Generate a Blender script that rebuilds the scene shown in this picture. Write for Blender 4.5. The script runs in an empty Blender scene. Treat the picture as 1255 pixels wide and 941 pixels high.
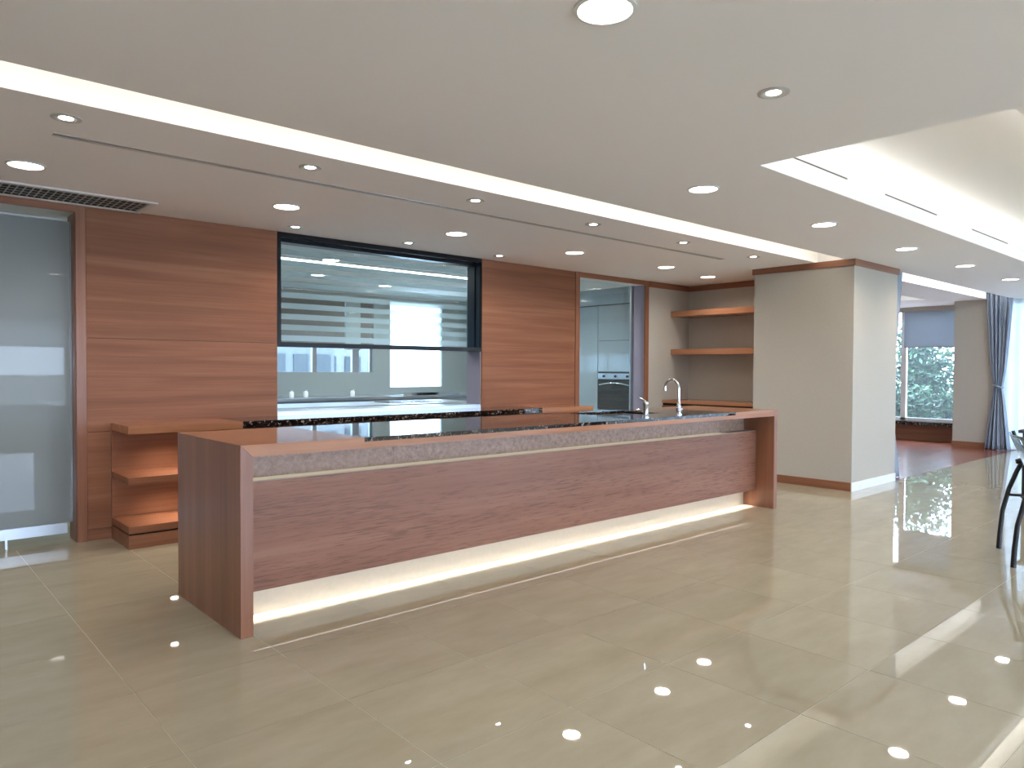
import bpy, bmesh, math, random
from mathutils import Vector, Matrix
random.seed(7)
S = bpy.context.scene
COL = S.collection

# ------------------------------------------------------------------ camera
F_PX, PITCH, ROLL, YAW, CAM_Z = 891.914, math.radians(1.19), math.radians(.265), math.radians(41.73), 1.4
fwd = Vector((math.sin(YAW)*math.cos(PITCH), math.cos(YAW)*math.cos(PITCH), -math.sin(PITCH)))
rgt = Vector((math.cos(YAW), -math.sin(YAW), 0))
dwn = fwd.cross(rgt)
r2 = rgt*math.cos(ROLL) - dwn*math.sin(ROLL)
d2 = rgt*math.sin(ROLL) + dwn*math.cos(ROLL)
cam_data = bpy.data.cameras.new('camera')
cam_data.sensor_width = 36
cam_data.lens = F_PX/1255*36
cam_data.clip_start = .05
cam_data.clip_end = 400
cam = bpy.data.objects.new('camera', cam_data)
COL.objects.link(cam)
m = Matrix((r2, -d2, -fwd)).transposed().to_4x4()
m.translation = Vector((0, 0, CAM_Z))
cam.matrix_world = m
S.camera = cam

# ------------------------------------------------------------------ world, exposure
world = bpy.data.worlds.new('overcast_sky')
S.world = world
world.use_nodes = True
bg = world.node_tree.nodes['Background']
bg.inputs[0].default_value = (.64, .755, 1.0, 1)
bg.inputs[1].default_value = 16
S.view_settings.view_transform = 'Standard'
S.view_settings.look = 'None'
S.view_settings.gamma = 1
S.view_settings.exposure = .53
S.view_settings.use_curve_mapping = False

def portal(x0, x1, y0, y1, z0, z1, axis, flip):
    l = bpy.data.lights.new('sky_portal', 'AREA')
    l.shape = 'RECTANGLE'
    o = bpy.data.objects.new('sky_portal', l)
    COL.objects.link(o)
    o.location = ((x0+x1)/2, (y0+y1)/2, (z0+z1)/2)
    if axis == 'x':
        l.size, l.size_y = z1-z0, y1-y0
        o.rotation_euler = (0, math.radians(-90 if flip else 90), 0)
    else:
        l.size, l.size_y = x1-x0, z1-z0
        o.rotation_euler = (math.radians(-90 if flip else 90), 0, 0)
    l.cycles.is_portal = True
# daylight enters through the real window openings only
portal(16.1, 16.1, 4.75, 8.2, .42, 2.5, 'x', False)
portal(15.55, 15.55, -5.5, 3.9, .1, 2.6, 'x', False)
portal(-3.5, 14.5, -6.25, -6.25, .5, 2.5, 'y', False)
portal(3.2, 8.3, 10.8, 10.8, 1.08, 2.53, 'y', True)

# levels shared by everything below (metres; camera stands over the origin)
CEIL, WALL = 2.684, 6.605

# ------------------------------------------------------------------ materials
MATS = {}
def srgb(r, g, b):
    f = lambda c: c/12.92 if c <= .04045 else ((c+.055)/1.055)**2.4
    return (f(r/255), f(g/255), f(b/255), 1)

def new_mat(name):
    mt = bpy.data.materials.new(name)
    mt.use_nodes = True
    MATS[name] = mt
    nt = mt.node_tree
    return mt, nt, nt.nodes['Principled BSDF']

def node(nt, kind, **kw):
    n = nt.nodes.new(kind)
    for k, v in kw.items():
        setattr(n, k, v)
    return n

def plain(name, col, rough=.5, metal=0, spec=.5, coat=0, bump=0, bscale=300, mott=0, mscale=3):
    mt, nt, p = new_mat(name)
    p.inputs['Base Color'].default_value = col
    p.inputs['Roughness'].default_value = rough
    p.inputs['Metallic'].default_value = metal
    p.inputs['Specular IOR Level'].default_value = spec
    p.inputs['Coat Weight'].default_value = coat
    p.inputs['Coat Roughness'].default_value = .03
    tc = node(nt, 'ShaderNodeTexCoord')
    if mott:
        nz = node(nt, 'ShaderNodeTexNoise')
        nz.inputs['Scale'].default_value = mscale
        nz.inputs['Detail'].default_value = 5
        nt.links.new(tc.outputs['Object'], nz.inputs['Vector'])
        mx = node(nt, 'ShaderNodeMix', data_type='RGBA')
        mx.inputs[6].default_value = [c*(1-mott) for c in col[:3]]+[1]
        mx.inputs[7].default_value = [min(1, c*(1+mott)) for c in col[:3]]+[1]
        nt.links.new(nz.outputs[0], mx.inputs[0])
        nt.links.new(mx.outputs[2], p.inputs['Base Color'])
    if bump:
        nz = node(nt, 'ShaderNodeTexNoise')
        nz.inputs['Scale'].default_value = bscale
        nt.links.new(tc.outputs['Object'], nz.inputs['Vector'])
        bp = node(nt, 'ShaderNodeBump')
        bp.inputs['Strength'].default_value = bump
        bp.inputs['Distance'].default_value = .002
        nt.links.new(nz.outputs[0], bp.inputs['Height'])
        nt.links.new(bp.outputs[0], p.inputs['Normal'])
    return mt

def wood(name, light, mid, dark, axis='x', rough=.32, spec=.5, dashes=0.0, across=9, contrast=.95):
    """veneer: long streaks along one axis, fine pores, a colour shift per object"""
    mt, nt, p = new_mat(name)
    tc = node(nt, 'ShaderNodeTexCoord')
    oi = node(nt, 'ShaderNodeObjectInfo')
    def mapped(al, ac):
        mp = node(nt, 'ShaderNodeMapping')
        sc = {'x': (al, ac, ac), 'y': (ac, al, ac), 'z': (ac, ac, al)}[axis]
        mp.inputs['Scale'].default_value = sc
        nt.links.new(tc.outputs['Object'], mp.inputs['Vector'])
        sh = node(nt, 'ShaderNodeVectorMath', operation='ADD')
        ms = node(nt, 'ShaderNodeMath', operation='MULTIPLY')
        ms.inputs[1].default_value = 37
        nt.links.new(oi.outputs['Random'], ms.inputs[0])
        nt.links.new(mp.outputs[0], sh.inputs[0])
        nt.links.new(ms.outputs[0], sh.inputs[1])
        return sh.outputs[0]
    def noise(al, ac, detail, dist=0):
        n = node(nt, 'ShaderNodeTexNoise')
        n.inputs['Scale'].default_value = 1
        n.inputs['Detail'].default_value = detail
        n.inputs['Distortion'].default_value = dist
        nt.links.new(mapped(al, ac), n.inputs['Vector'])
        return n.outputs[0]
    a = noise(.35, across, 4, .5)
    b = noise(1.6, across*9, 3)
    mix = node(nt, 'ShaderNodeMath', operation='MULTIPLY_ADD')
    nt.links.new(b, mix.inputs[0])
    mix.inputs[1].default_value = .45
    nt.links.new(a, mix.inputs[2])
    cr = node(nt, 'ShaderNodeValToRGB')
    e = cr.color_ramp.elements
    mid_p = .72
    e[0].position, e[0].color = mid_p-contrast*.5, dark
    e[1].position, e[1].color = mid_p+contrast*.5, light
    em = cr.color_ramp.elements.new(mid_p)
    em.color = mid
    nt.links.new(mix.outputs[0], cr.inputs[0])
    colour = cr.outputs[0]
    if dashes:
        c = noise(8, 150, 3, .3)
        d = noise(.8, 5, 3)
        mm = node(nt, 'ShaderNodeMath', operation='MULTIPLY_ADD')
        nt.links.new(d, mm.inputs[0])
        mm.inputs[1].default_value = .5
        nt.links.new(c, mm.inputs[2])
        r = node(nt, 'ShaderNodeValToRGB')
        r.color_ramp.elements[0].position = .80
        r.color_ramp.elements[0].color = (0, 0, 0, 1)
        r.color_ramp.elements[1].position = .93
        r.color_ramp.elements[1].color = (dashes,)*3+(1,)
        nt.links.new(mm.outputs[0], r.inputs[0])
        mx = node(nt, 'ShaderNodeMix', data_type='RGBA')
        mx.inputs[7].default_value = [x*.45 for x in dark[:3]]+[1]
        nt.links.new(r.outputs[0], mx.inputs[0])
        nt.links.new(colour, mx.inputs[6])
        colour = mx.outputs[2]
    nt.links.new(colour, p.inputs['Base Color'])
    p.inputs['Roughness'].default_value = rough
    p.inputs['Specular IOR Level'].default_value = spec
    bp = node(nt, 'ShaderNodeBump')
    bp.inputs['Strength'].default_value = .12
    bp.inputs['Distance'].default_value = .001
    nt.links.new(b, bp.inputs['Height'])
    nt.links.new(bp.outputs[0], p.inputs['Normal'])
    return mt

def emit(name, col, strength):
    mt = bpy.data.materials.new(name)
    mt.use_nodes = True
    nt = mt.node_tree
    nt.nodes.clear()
    o = node(nt, 'ShaderNodeOutputMaterial')
    e = node(nt, 'ShaderNodeEmission')
    e.inputs[0].default_value = col
    e.inputs[1].default_value = strength
    nt.links.new(e.outputs[0], o.inputs[0])
    MATS[name] = mt
    return mt

def sheet(name, col, opacity, gloss, rough=.0, translucent=.5, ior=1.5, clear=(.93, .97, .97, 1)):
    """thin pane: part clear, part milky, with a mirror-like surface"""
    mt = bpy.data.materials.new(name)
    mt.use_nodes = True
    nt = mt.node_tree
    nt.nodes.clear()
    o = node(nt, 'ShaderNodeOutputMaterial')
    tr = node(nt, 'ShaderNodeBsdfTransparent')
    tr.inputs[0].default_value = clear
    df = node(nt, 'ShaderNodeBsdfDiffuse')
    df.inputs[0].default_value = col
    tl = node(nt, 'ShaderNodeBsdfTranslucent')
    tl.inputs[0].default_value = col
    m1 = node(nt, 'ShaderNodeMixShader')
    m1.inputs[0].default_value = translucent
    nt.links.new(df.outputs[0], m1.inputs[1])
    nt.links.new(tl.outputs[0], m1.inputs[2])
    m2 = node(nt, 'ShaderNodeMixShader')
    m2.inputs[0].default_value = opacity
    nt.links.new(tr.outputs[0], m2.inputs[1])
    nt.links.new(m1.outputs[0], m2.inputs[2])
    if gloss:
        gl = node(nt, 'ShaderNodeBsdfGlossy')
        gl.inputs['Roughness'].default_value = rough
        fr = node(nt, 'ShaderNodeFresnel')
        fr.inputs[0].default_value = ior
        # a pane seen from behind has its normal reversed: feed it the facing value only
        m3 = node(nt, 'ShaderNodeMixShader')
        mu = node(nt, 'ShaderNodeMath', operation='MULTIPLY')
        mu.inputs[1].default_value = gloss
        geo = node(nt, 'ShaderNodeNewGeometry')
        inv = node(nt, 'ShaderNodeMath', operation='SUBTRACT')
        inv.inputs[0].default_value = 1
        nt.links.new(geo.outputs['Backfacing'], inv.inputs[1])
        m4 = node(nt, 'ShaderNodeMath', operation='MULTIPLY')
        nt.links.new(fr.outputs[0], mu.inputs[0])
        nt.links.new(mu.outputs[0], m4.inputs[0])
        nt.links.new(inv.outputs[0], m4.inputs[1])
        nt.links.new(m4.outputs[0], m3.inputs[0])
        nt.links.new(m2.outputs[0], m3.inputs[1])
        nt.links.new(gl.outputs[0], m3.inputs[2])
        nt.links.new(m3.outputs[0], o.inputs[0])
    else:
        nt.links.new(m2.outputs[0], o.inputs[0])
    MATS[name] = mt
    return mt

WL, WM, WD = srgb(158, 108, 81), srgb(139, 91, 66), srgb(108, 67, 47)
for ax in 'xyz':
    wood('wood_'+ax, WL, WM, WD, ax)
wood('wood_wall', WL, WM, WD, 'x', rough=.45, spec=.22)
wood('wood_front_sheen', srgb(156, 112, 91), srgb(142, 98, 79), srgb(116, 76, 60), 'x', rough=.36, spec=.28, dashes=.5, across=6, contrast=.9)  # same veneer, paler and pinker: daylight sheen put into the colour
wood('wood_lamplit_x', srgb(182, 128, 94), srgb(165, 112, 80), srgb(141, 92, 64), 'x', rough=.16)  # same veneer again, lighter and warmer to paint lamplight onto the tops
wood('wood_lamplit_y', srgb(182, 128, 94), srgb(165, 112, 80), srgb(141, 92, 64), 'y', rough=.25)
wood('wood_floor', srgb(150, 86, 60), srgb(120, 66, 46), srgb(88, 46, 32), 'x', rough=.22, across=7)

def tile_mat():
    mt, nt, p = new_mat('tile')
    tc = node(nt, 'ShaderNodeTexCoord')
    oi = node(nt, 'ShaderNodeObjectInfo')
    mp = node(nt, 'ShaderNodeMapping')
    mp.inputs['Scale'].default_value = (1.1, 3.2, 1)
    nt.links.new(tc.outputs['Object'], mp.inputs['Vector'])
    sh = node(nt, 'ShaderNodeVectorMath', operation='ADD')
    ms = node(nt, 'ShaderNodeMath', operation='MULTIPLY')
    ms.inputs[1].default_value = 91
    nt.links.new(oi.outputs['Random'], ms.inputs[0])
    nt.links.new(mp.outputs[0], sh.inputs[0])
    nt.links.new(ms.outputs[0], sh.inputs[1])
    nz = node(nt, 'ShaderNodeTexNoise')
    nz.inputs['Scale'].default_value = 2.2
    nz.inputs['Detail'].default_value = 8
    nz.inputs['Roughness'].default_value = .65
    nt.links.new(sh.outputs[0], nz.inputs['Vector'])
    cr = node(nt, 'ShaderNodeValToRGB')
    cr.color_ramp.elements[0].position = .3
    cr.color_ramp.elements[0].color = srgb(161, 152, 130)
    cr.color_ramp.elements[1].position = .72
    cr.color_ramp.elements[1].color = srgb(174, 165, 144)
    nt.links.new(nz.outputs[0], cr.inputs[0])
    hs = node(nt, 'ShaderNodeHueSaturation')
    mr = node(nt, 'ShaderNodeMapRange')
    mr.inputs[3].default_value = .975
    mr.inputs[4].default_value = 1.02
    nt.links.new(oi.outputs['Random'], mr.inputs[0])
    nt.links.new(mr.outputs[0], hs.inputs['Value'])
    nt.links.new(cr.outputs[0], hs.inputs['Color'])
    nt.links.new(hs.outputs[0], p.inputs['Base Color'])
    p.inputs['Roughness'].default_value = .02
    p.inputs['Specular IOR Level'].default_value = .75
tile_mat()

def granite_mat():
    mt, nt, p = new_mat('granite')
    tc = node(nt, 'ShaderNodeTexCoord')
    nz = node(nt, 'ShaderNodeTexNoise')
    nz.inputs['Scale'].default_value = 45
    nz.inputs['Detail'].default_value = 6
    nz.inputs['Distortion'].default_value = 1.2
    nt.links.new(tc.outputs['Object'], nz.inputs['Vector'])
    cr = node(nt, 'ShaderNodeValToRGB')
    e = cr.color_ramp.elements
    e[0].position, e[0].color = .50, srgb(18, 15, 17)
    e[1].position, e[1].color = .68, srgb(186, 172, 160)
    k = e.new(.58)
    k.color = srgb(58, 42, 36)
    nt.links.new(nz.outputs[0], cr.inputs[0])
    nt.links.new(cr.outputs[0], p.inputs['Base Color'])
    p.inputs['Roughness'].default_value = .03
    p.inputs['Specular IOR Level'].default_value = .9
granite_mat()

def onyx_mat():
    mt, nt, p = new_mat('onyx')
    tc = node(nt, 'ShaderNodeTexCoord')
    nz = node(nt, 'ShaderNodeTexNoise')
    nz.inputs['Scale'].default_value = 30
    nz.inputs['Detail'].default_value = 10
    nz.inputs['Roughness'].default_value = .75
    nz.inputs['Distortion'].default_value = .3
    nt.links.new(tc.outputs['Object'], nz.inputs['Vector'])
    cr = node(nt, 'ShaderNodeValToRGB')
    e = cr.color_ramp.elements
    e[0].position, e[0].color = .34, srgb(122, 95, 81)
    e[1].position, e[1].color = .68, srgb(182, 152, 132)
    nt.links.new(nz.outputs[0], cr.inputs[0])
    nt.links.new(cr.outputs[0], p.inputs['Base Color'])
    p.inputs['Roughness'].default_value = .3
    p.inputs['Specular IOR Level'].default_value = .3
onyx_mat()

plain('ceiling_paint', srgb(241, 236, 233), .9, bump=.05)
plain('cove_paint', srgb(240, 238, 234), .9)
plain('wallpaper', srgb(181, 174, 162), .85, bump=.35, bscale=220, mott=.05, mscale=40)
plain('plaster', srgb(214, 214, 212), .9)
plain('grout', srgb(214, 205, 182), .6)
plain('stone_kick', srgb(190, 176, 156), .4, mott=.08, mscale=30)
plain('black_metal', srgb(12, 13, 18), .35, spec=.25)
plain('dark_gap', srgb(14, 11, 10), .7)
plain('steel', srgb(182, 186, 190), .3, metal=1)
plain('slot_brown', srgb(92, 80, 70), .7)
plain('slot_grey', srgb(160, 158, 162), .6)
plain('chrome', srgb(225, 228, 232), .06, metal=1)
plain('white_enamel', srgb(232, 232, 230), .4)
plain('trim_white', srgb(222, 220, 216), .5)
plain('lamp_trim', srgb(190, 188, 184), .4)
plain('jamb_grey', srgb(138, 132, 146), .45)
plain('navy_liner', srgb(26, 44, 62), .3)
plain('lacquer', srgb(140, 150, 156), .12, coat=.6)
plain('oven_glass', srgb(10, 12, 14), .06, spec=.35)
plain('blind_fabric', srgb(150, 150, 148), .9)
plain('blind_taupe', srgb(92, 84, 76), .9)
plain('curtain_fabric', srgb(146, 156, 172), .75, bump=.3, bscale=400, mott=.12, mscale=25)
plain('chair_black', srgb(14, 15, 18), .4)
plain('chair_cushion', srgb(62, 62, 66), .8)
plain('chair_back', srgb(120, 138, 148), .25, metal=.7)
plain('leaf_a', srgb(58, 100, 66), .5)
plain('leaf_b', srgb(30, 62, 44), .5)
plain('bark', srgb(84, 70, 58), .8)
plain('bounce_paving', srgb(190, 186, 178), .95, mott=.06)  # ground made pale as an added reflector, bouncing daylight up to the ceiling
plain('concrete', srgb(176, 174, 170), .9, mott=.08)
plain('concrete_blue', srgb(150, 152, 152), .9, mott=.08)
plain('window_dark', srgb(96, 100, 102), .3)
plain('vent_metal', srgb(188, 182, 174), .4, metal=.3)
plain('wall_tile', srgb(132, 140, 138), .3)
plain('brick_red', srgb(120, 52, 46), .7)
WARM = (1.0, .91, .82, 1)
NEUT = (1.0, .94, .86, 1)
emit('lamp_glow', (1, .95, .88, 1), 14)
emit('spot_glow', (1, .96, .92, 1), 22)
emit('cove_led', (1, .945, .83, 1), 8.5)
emit('cove_led_cool', (.94, .97, 1, 1), 12)
emit('tray_led', (1, .97, .93, 1), 13)
emit('bar_led', (1, .97, .92, 1), 1.6)
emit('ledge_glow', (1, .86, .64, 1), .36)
emit('kitchen_led', (.85, .95, 1, 1), 12)
sheet('clear_glass', (.8, .9, .92, 1), .03, 1.0)
sheet('tinted_glass', (.5, .6, .65, 1), .02, 1.0, clear=(.40, .46, .48, 1))
sheet('garden_glass', (.6, .7, .72, 1), .02, 1.0, clear=(.62, .68, .70, 1))
sheet('frosted_glass', srgb(178, 185, 187), .93, .6, translucent=.5)
sheet('film', srgb(205, 222, 226), .42, .8, translucent=.6)
sheet('sheer', srgb(220, 226, 228), .95, 0, translucent=.5)
sheet('roller_blind', srgb(168, 174, 180), .97, 0, translucent=.3)
sheet('pale_blind', srgb(225, 228, 230), .9, 0, translucent=.6)
sheet('white_blind', srgb(240, 246, 248), .95, 0, translucent=.75)

# ------------------------------------------------------------------ builders
class MB:
    """collects shapes in world metres and links them as one mesh object"""
    def __init__(self):
        self.bm = bmesh.new()
    def box(self, x0, x1, y0, y1, z0, z1, bevel=0):
        v = [self.bm.verts.new(p) for p in ((x0,y0,z0),(x1,y0,z0),(x1,y1,z0),(x0,y1,z0),(x0,y0,z1),(x1,y0,z1),(x1,y1,z1),(x0,y1,z1))]
        fs = [self.bm.faces.new([v[i] for i in q]) for q in ((3,2,1,0),(4,5,6,7),(0,1,5,4),(1,2,6,5),(2,3,7,6),(3,0,4,7))]
        if bevel:
            es = {e for f in fs for e in f.edges}
            bmesh.ops.bevel(self.bm, geom=list(es), offset=bevel, segments=2, affect='EDGES', clamp_overlap=True)
        return self
    def prism_xz(self, poly, y0, y1):
        a = [self.bm.verts.new((x, y0, z)) for x, z in poly]
        b = [self.bm.verts.new((x, y1, z)) for x, z in poly]
        self.bm.faces.new(a); self.bm.faces.new(b[::-1])
        for i in range(len(poly)):
            j = (i+1) % len(poly)
            self.bm.faces.new((a[i], b[i], b[j], a[j]))
        return self
    def quad(self, a, b, c, d):
        self.bm.faces.new([self.bm.verts.new(p) for p in (a, b, c, d)])
        return self
    def cyl(self, c, r, h, seg=24, r2=None, axis='z', caps=True):
        mt = Matrix.Translation(c)
        if axis == 'x': mt = mt @ Matrix.Rotation(math.pi/2, 4, 'Y')
        if axis == 'y': mt = mt @ Matrix.Rotation(-math.pi/2, 4, 'X')
        mt = mt @ Matrix.Translation((0, 0, h/2))
        bmesh.ops.create_cone(self.bm, cap_ends=caps, segments=seg, radius1=r, radius2=r if r2 is None else r2, depth=h, matrix=mt)
        return self
    def lathe(self, prof, c, seg=28):
        rings = []
        for r, z in prof:
            rings.append([self.bm.verts.new((c[0]+r*math.cos(2*math.pi*i/seg), c[1]+r*math.sin(2*math.pi*i/seg), c[2]+z)) for i in range(seg)])
        for a, b in zip(rings, rings[1:]):
            for i in range(seg):
                j = (i+1) % seg
                self.bm.faces.new((a[i], a[j], b[j], b[i]))
        for rg, flip in ((rings[0], True), (rings[-1], False)):
            if prof[0 if flip else -1][0] > 1e-4:
                self.bm.faces.new(rg[::-1] if flip else rg)
        return self
    def tube(self, pts, r, seg=10):
        pts = [Vector(p) for p in pts]
        rs = r if isinstance(r, (list, tuple)) else [r]*len(pts)
        rings = []
        prev = None
        for i, p in enumerate(pts):
            t = (pts[min(i+1, len(pts)-1)] - pts[max(i-1, 0)]).normalized()
            if prev is None:
                u = t.orthogonal().normalized()
            else:
                u = (prev - t*prev.dot(t)).normalized()
            prev = u
            w = t.cross(u)
            rings.append([self.bm.verts.new(p + (u*math.cos(2*math.pi*k/seg) + w*math.sin(2*math.pi*k/seg))*rs[i]) for k in range(seg)])
        for a, b in zip(rings, rings[1:]):
            for k in range(seg):
                j = (k+1) % seg
                self.bm.faces.new((a[k], a[j], b[j], b[k]))
        self.bm.faces.new(rings[0][::-1])
        self.bm.faces.new(rings[-1])
        return self
    def build(self, name, mat, parent=None, base=None, smooth=False):
        """base: world point the mesh is made relative to (the thing's base)"""
        b = Vector(base) if base is not None else (Vector(parent['_b']) if parent is not None and '_b' in parent else Vector((0, 0, 0)))
        bmesh.ops.recalc_face_normals(self.bm, faces=self.bm.faces[:])
        for v in self.bm.verts:
            v.co -= b
        me = bpy.data.meshes.new(name)
        self.bm.to_mesh(me)
        self.bm.free()
        me.materials.append(MATS[mat])
        if smooth:
            for p in me.polygons: p.use_smooth = True
            me.set_sharp_from_angle(angle=math.radians(40))
        o = bpy.data.objects.new(name, me)
        COL.objects.link(o)
        if parent is not None:
            o.parent = parent
        else:
            o.location = b
        o['_b'] = tuple(b)
        return o

def tag(o, label, cat, group=None, kind=None):
    o['label'] = label
    o['category'] = cat
    if group: o['group'] = group
    if kind: o['kind'] = kind
    return o

def struct(o):
    o['kind'] = 'structure'
    return o

def thing(name, base, label, cat, group=None):
    o = bpy.data.objects.new(name, None)
    COL.objects.link(o)
    o.location = base
    o.empty_display_size = .1
    o['_b'] = tuple(base)
    return tag(o, label, cat, group)

def box(name, mat, parent, x0, x1, y0, y1, z0, z1, bevel=0, base=None):
    return MB().box(x0, x1, y0, y1, z0, z1, bevel).build(name, mat, parent, base)

def slab_with_holes(x0, x1, y0, y1, z0, z1, holes):
    """a horizontal slab with rectangular openings, one mesh"""
    xs = sorted({x0, x1, *[h[0] for h in holes], *[h[1] for h in holes]})
    ys = sorted({y0, y1, *[h[2] for h in holes], *[h[3] for h in holes]})
    xs = [x for x in xs if x0 <= x <= x1]
    ys = [y for y in ys if y0 <= y <= y1]
    mb = MB()
    for xa, xb in zip(xs, xs[1:]):
        for ya, yb in zip(ys, ys[1:]):
            cx, cy = (xa+xb)/2, (ya+yb)/2
            if any(h[0] < cx < h[1] and h[2] < cy < h[3] for h in holes):
                continue
            mb.box(xa, xb, ya, yb, z0, z1)
    return mb

# ------------------------------------------------------------------ floor
XL, XR, YN = -4.0, 15.3, -6.0
floor = struct(MB().box(XL, XR, YN, WALL+.0, -.12, -.0012).build('floor', 'grout'))
PX, PY = .66, .6635
gx0, gy0 = .856, 2.067
def project(x, y, z):
    p = Vector((x, y, z)) - Vector((0, 0, CAM_Z))
    d = p.dot(fwd)
    return (627.5+F_PX*p.dot(r2)/d, 470.5+F_PX*p.dot(d2)/d, d) if d > .2 else None
tiles = []
i0, i1 = math.floor((XL-gx0)/PX), math.ceil((XR-gx0)/PX)
j0, j1 = math.floor((YN-gy0)/PY), math.ceil((WALL-gy0)/PY)
for i in range(i0, i1):
    for j in range(j0, j1):
        xa, xb = max(XL, gx0+i*PX), min(XR, gx0+(i+1)*PX)
        ya, yb = max(YN, gy0+j*PY), min(WALL, gy0+(j+1)*PY)
        if xa > 9.7 and yb > 3.66: yb = 3.65
        if xb-xa < .02 or yb-ya < .02: continue
        ps = [project(x, y, 0) for x in (xa, xb) for y in (ya, yb)]
        area = 0
        if all(ps):
            us = [p[0] for p in ps]; vs = [p[1] for p in ps]
            if max(us) > 0 and min(us) < 1255 and min(vs) < 941:
                area = (min(max(us), 1255)-max(min(us), 0))*(min(max(vs), 941)-min(vs))
        # hidden inside the pillar or alcove wall
        if xa > 8.5 and xb < 9.9 and ya > 3.64: area = 0
        tiles.append((area, xa, xb, ya, yb))
tiles.sort(key=lambda t: -t[0])
tile_meshes = {}
rest = MB()
for n, (area, xa, xb, ya, yb) in enumerate(tiles):
    g = .0011
    if n < 290 and area > 30:
        key = (round(xb-xa, 3), round(yb-ya, 3))
        if key not in tile_meshes:
            w, h = (xb-xa)/2-g, (yb-ya)/2-g
            o = MB().box(-w, w, -h, h, -.0012, 0, .0004).build('tile', 'tile', floor, base=(0, 0, 0))
            tile_meshes[key] = o.data
        else:
            o = bpy.data.objects.new('tile', tile_meshes[key])
            COL.objects.link(o)
            o.parent = floor
        o.location = ((xa+xb)/2, (ya+yb)/2, 0)
    else:
        rest.box(xa+g, xb-g, ya+g, yb-g, -.0012, 0)
ro = rest.build('tile_field', 'tile', floor)
ro['kind'] = 'stuff'
wf = struct(MB().box(9.79, 16.0, 3.652, 9.0, -.12, .002).build('floor_wood', 'wood_floor'))
kf = struct(MB().box(-1, 9.6, WALL+.0005, 10.7, -.12, 0).build('floor_kitchen', 'tile'))

# ------------------------------------------------------------------ ceiling
SL0, SL1 = 3.731, 4.086                       # light slot
TX0, TX1, TY0, TY1 = 4.215, 12.9, 1.044, 2.397  # light tray
holes = [(XL, 8.52, SL0, SL1), (9.79, 15.28, SL0, SL1), (TX0, TX1, TY0, TY1), (10.2, 14.3, 4.86, 7.2)]
ceil = struct(slab_with_holes(XL, 16.0, YN, 9.0, CEIL, CEIL+.03, holes + [(XL, 9.6, WALL+.2, 9.2)]).build('ceiling', 'ceiling_paint'))
roof = struct(MB().box(XL-.3, 16.3, YN-.3, 11.0, 3.2, 3.4).build('roof', 'plaster'))  # unseen slab added over the ceilings to keep sky light out
# slot channels
for k, (xa, xb) in enumerate(((XL, 8.52), (9.79, 15.28))):
    mb = MB()
    mb.box(xa, xb, SL0-.02, SL0, CEIL+.03, 2.93)
    mb.box(xa, xb, SL1, SL1+.02, CEIL+.03, 2.93)
    mb.box(xa, xb, SL0-.02, SL1+.02, 2.93, 2.95)
    mb.box(xa-.02, xa, SL0-.02, SL1+.02, CEIL+.03, 2.95)
    mb.box(xb, xb+.02, SL0-.02, SL1+.02, CEIL+.03, 2.95)
    ch = struct(mb.build('trim_%d' % (k+1), 'cove_paint'))
    led = MB().box(xa+.05, xb-.05, SL0+.004, SL0+.016, 2.80, 2.83).build('light_strip', ('cove_led', 'cove_led_cool')[k])
    tag(led, ['long light strip inside the ceiling slot above the bar', 'light strip inside the ceiling slot over the curtain'][k], 'light strip')
# tray
mb = MB()
zt, lip = 2.99, 2.835
for (a, b, c, d) in ((TX0-.16, TX1+.16, TY1, TY1+.16), (TX0-.16, TX1+.16, TY0-.16, TY0), (TX0-.16, TX0, TY0, TY1), (TX1, TX1+.16, TY0, TY1)):
    mb.box(a, b, c, d, CEIL+.03, lip)
for (a, b, c, d) in ((TX0-.18, TX1+.18, TY1+.16, TY1+.18), (TX0-.18, TX1+.18, TY0-.18, TY0-.16), (TX0-.18, TX0-.16, TY0-.16, TY1+.16), (TX1+.16, TX1+.18, TY0-.16, TY1+.16)):
    mb.box(a, b, c, d, CEIL+.03, zt)
mb.box(TX0-.18, TX1+.18, TY0-.18, TY1+.18, zt, zt+.02)
struct(mb.build('trim_3', 'cove_paint'))
for (a, b, c, d, lab) in ((TX0-.1, TX1+.1, TY1+.07, TY1+.10, 'light strip on the tray ledge nearest the bar'),
                     (TX0-.1, TX1+.1, TY0-.10, TY0-.07, 'light strip on the tray ledge farthest from the bar'),
                     (TX0-.10, TX0-.07, TY0, TY1, 'short light strip at the end of the ceiling tray')):
    tag(MB().box(a, b, c, d, lip+.002, lip+.012).build('light_strip', 'tray_led'), lab, 'light strip')
# tray of the timber floored room
mb = MB()
mb.box(10.18, 14.32, 4.84, 4.86, CEIL+.03, 2.96); mb.box(10.18, 14.32, 7.2, 7.22, CEIL+.03, 2.96)
mb.box(10.18, 10.2, 4.86, 7.2, CEIL+.03, 2.96); mb.box(14.3, 14.32, 4.86, 7.2, CEIL+.03, 2.96)
mb.box(10.18, 14.32, 4.84, 7.22, 2.96, 2.98)
struct(mb.build('trim_4', 'cove_paint'))
tag(MB().box(10.3, 14.2, 4.864, 4.876, 2.84, 2.87).build('light_strip', 'cove_led_cool'), 'light strip inside the ceiling recess over the timber floor', 'light strip')

# ------------------------------------------------------------------ walls
TH = .26
wall = MB()
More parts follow.
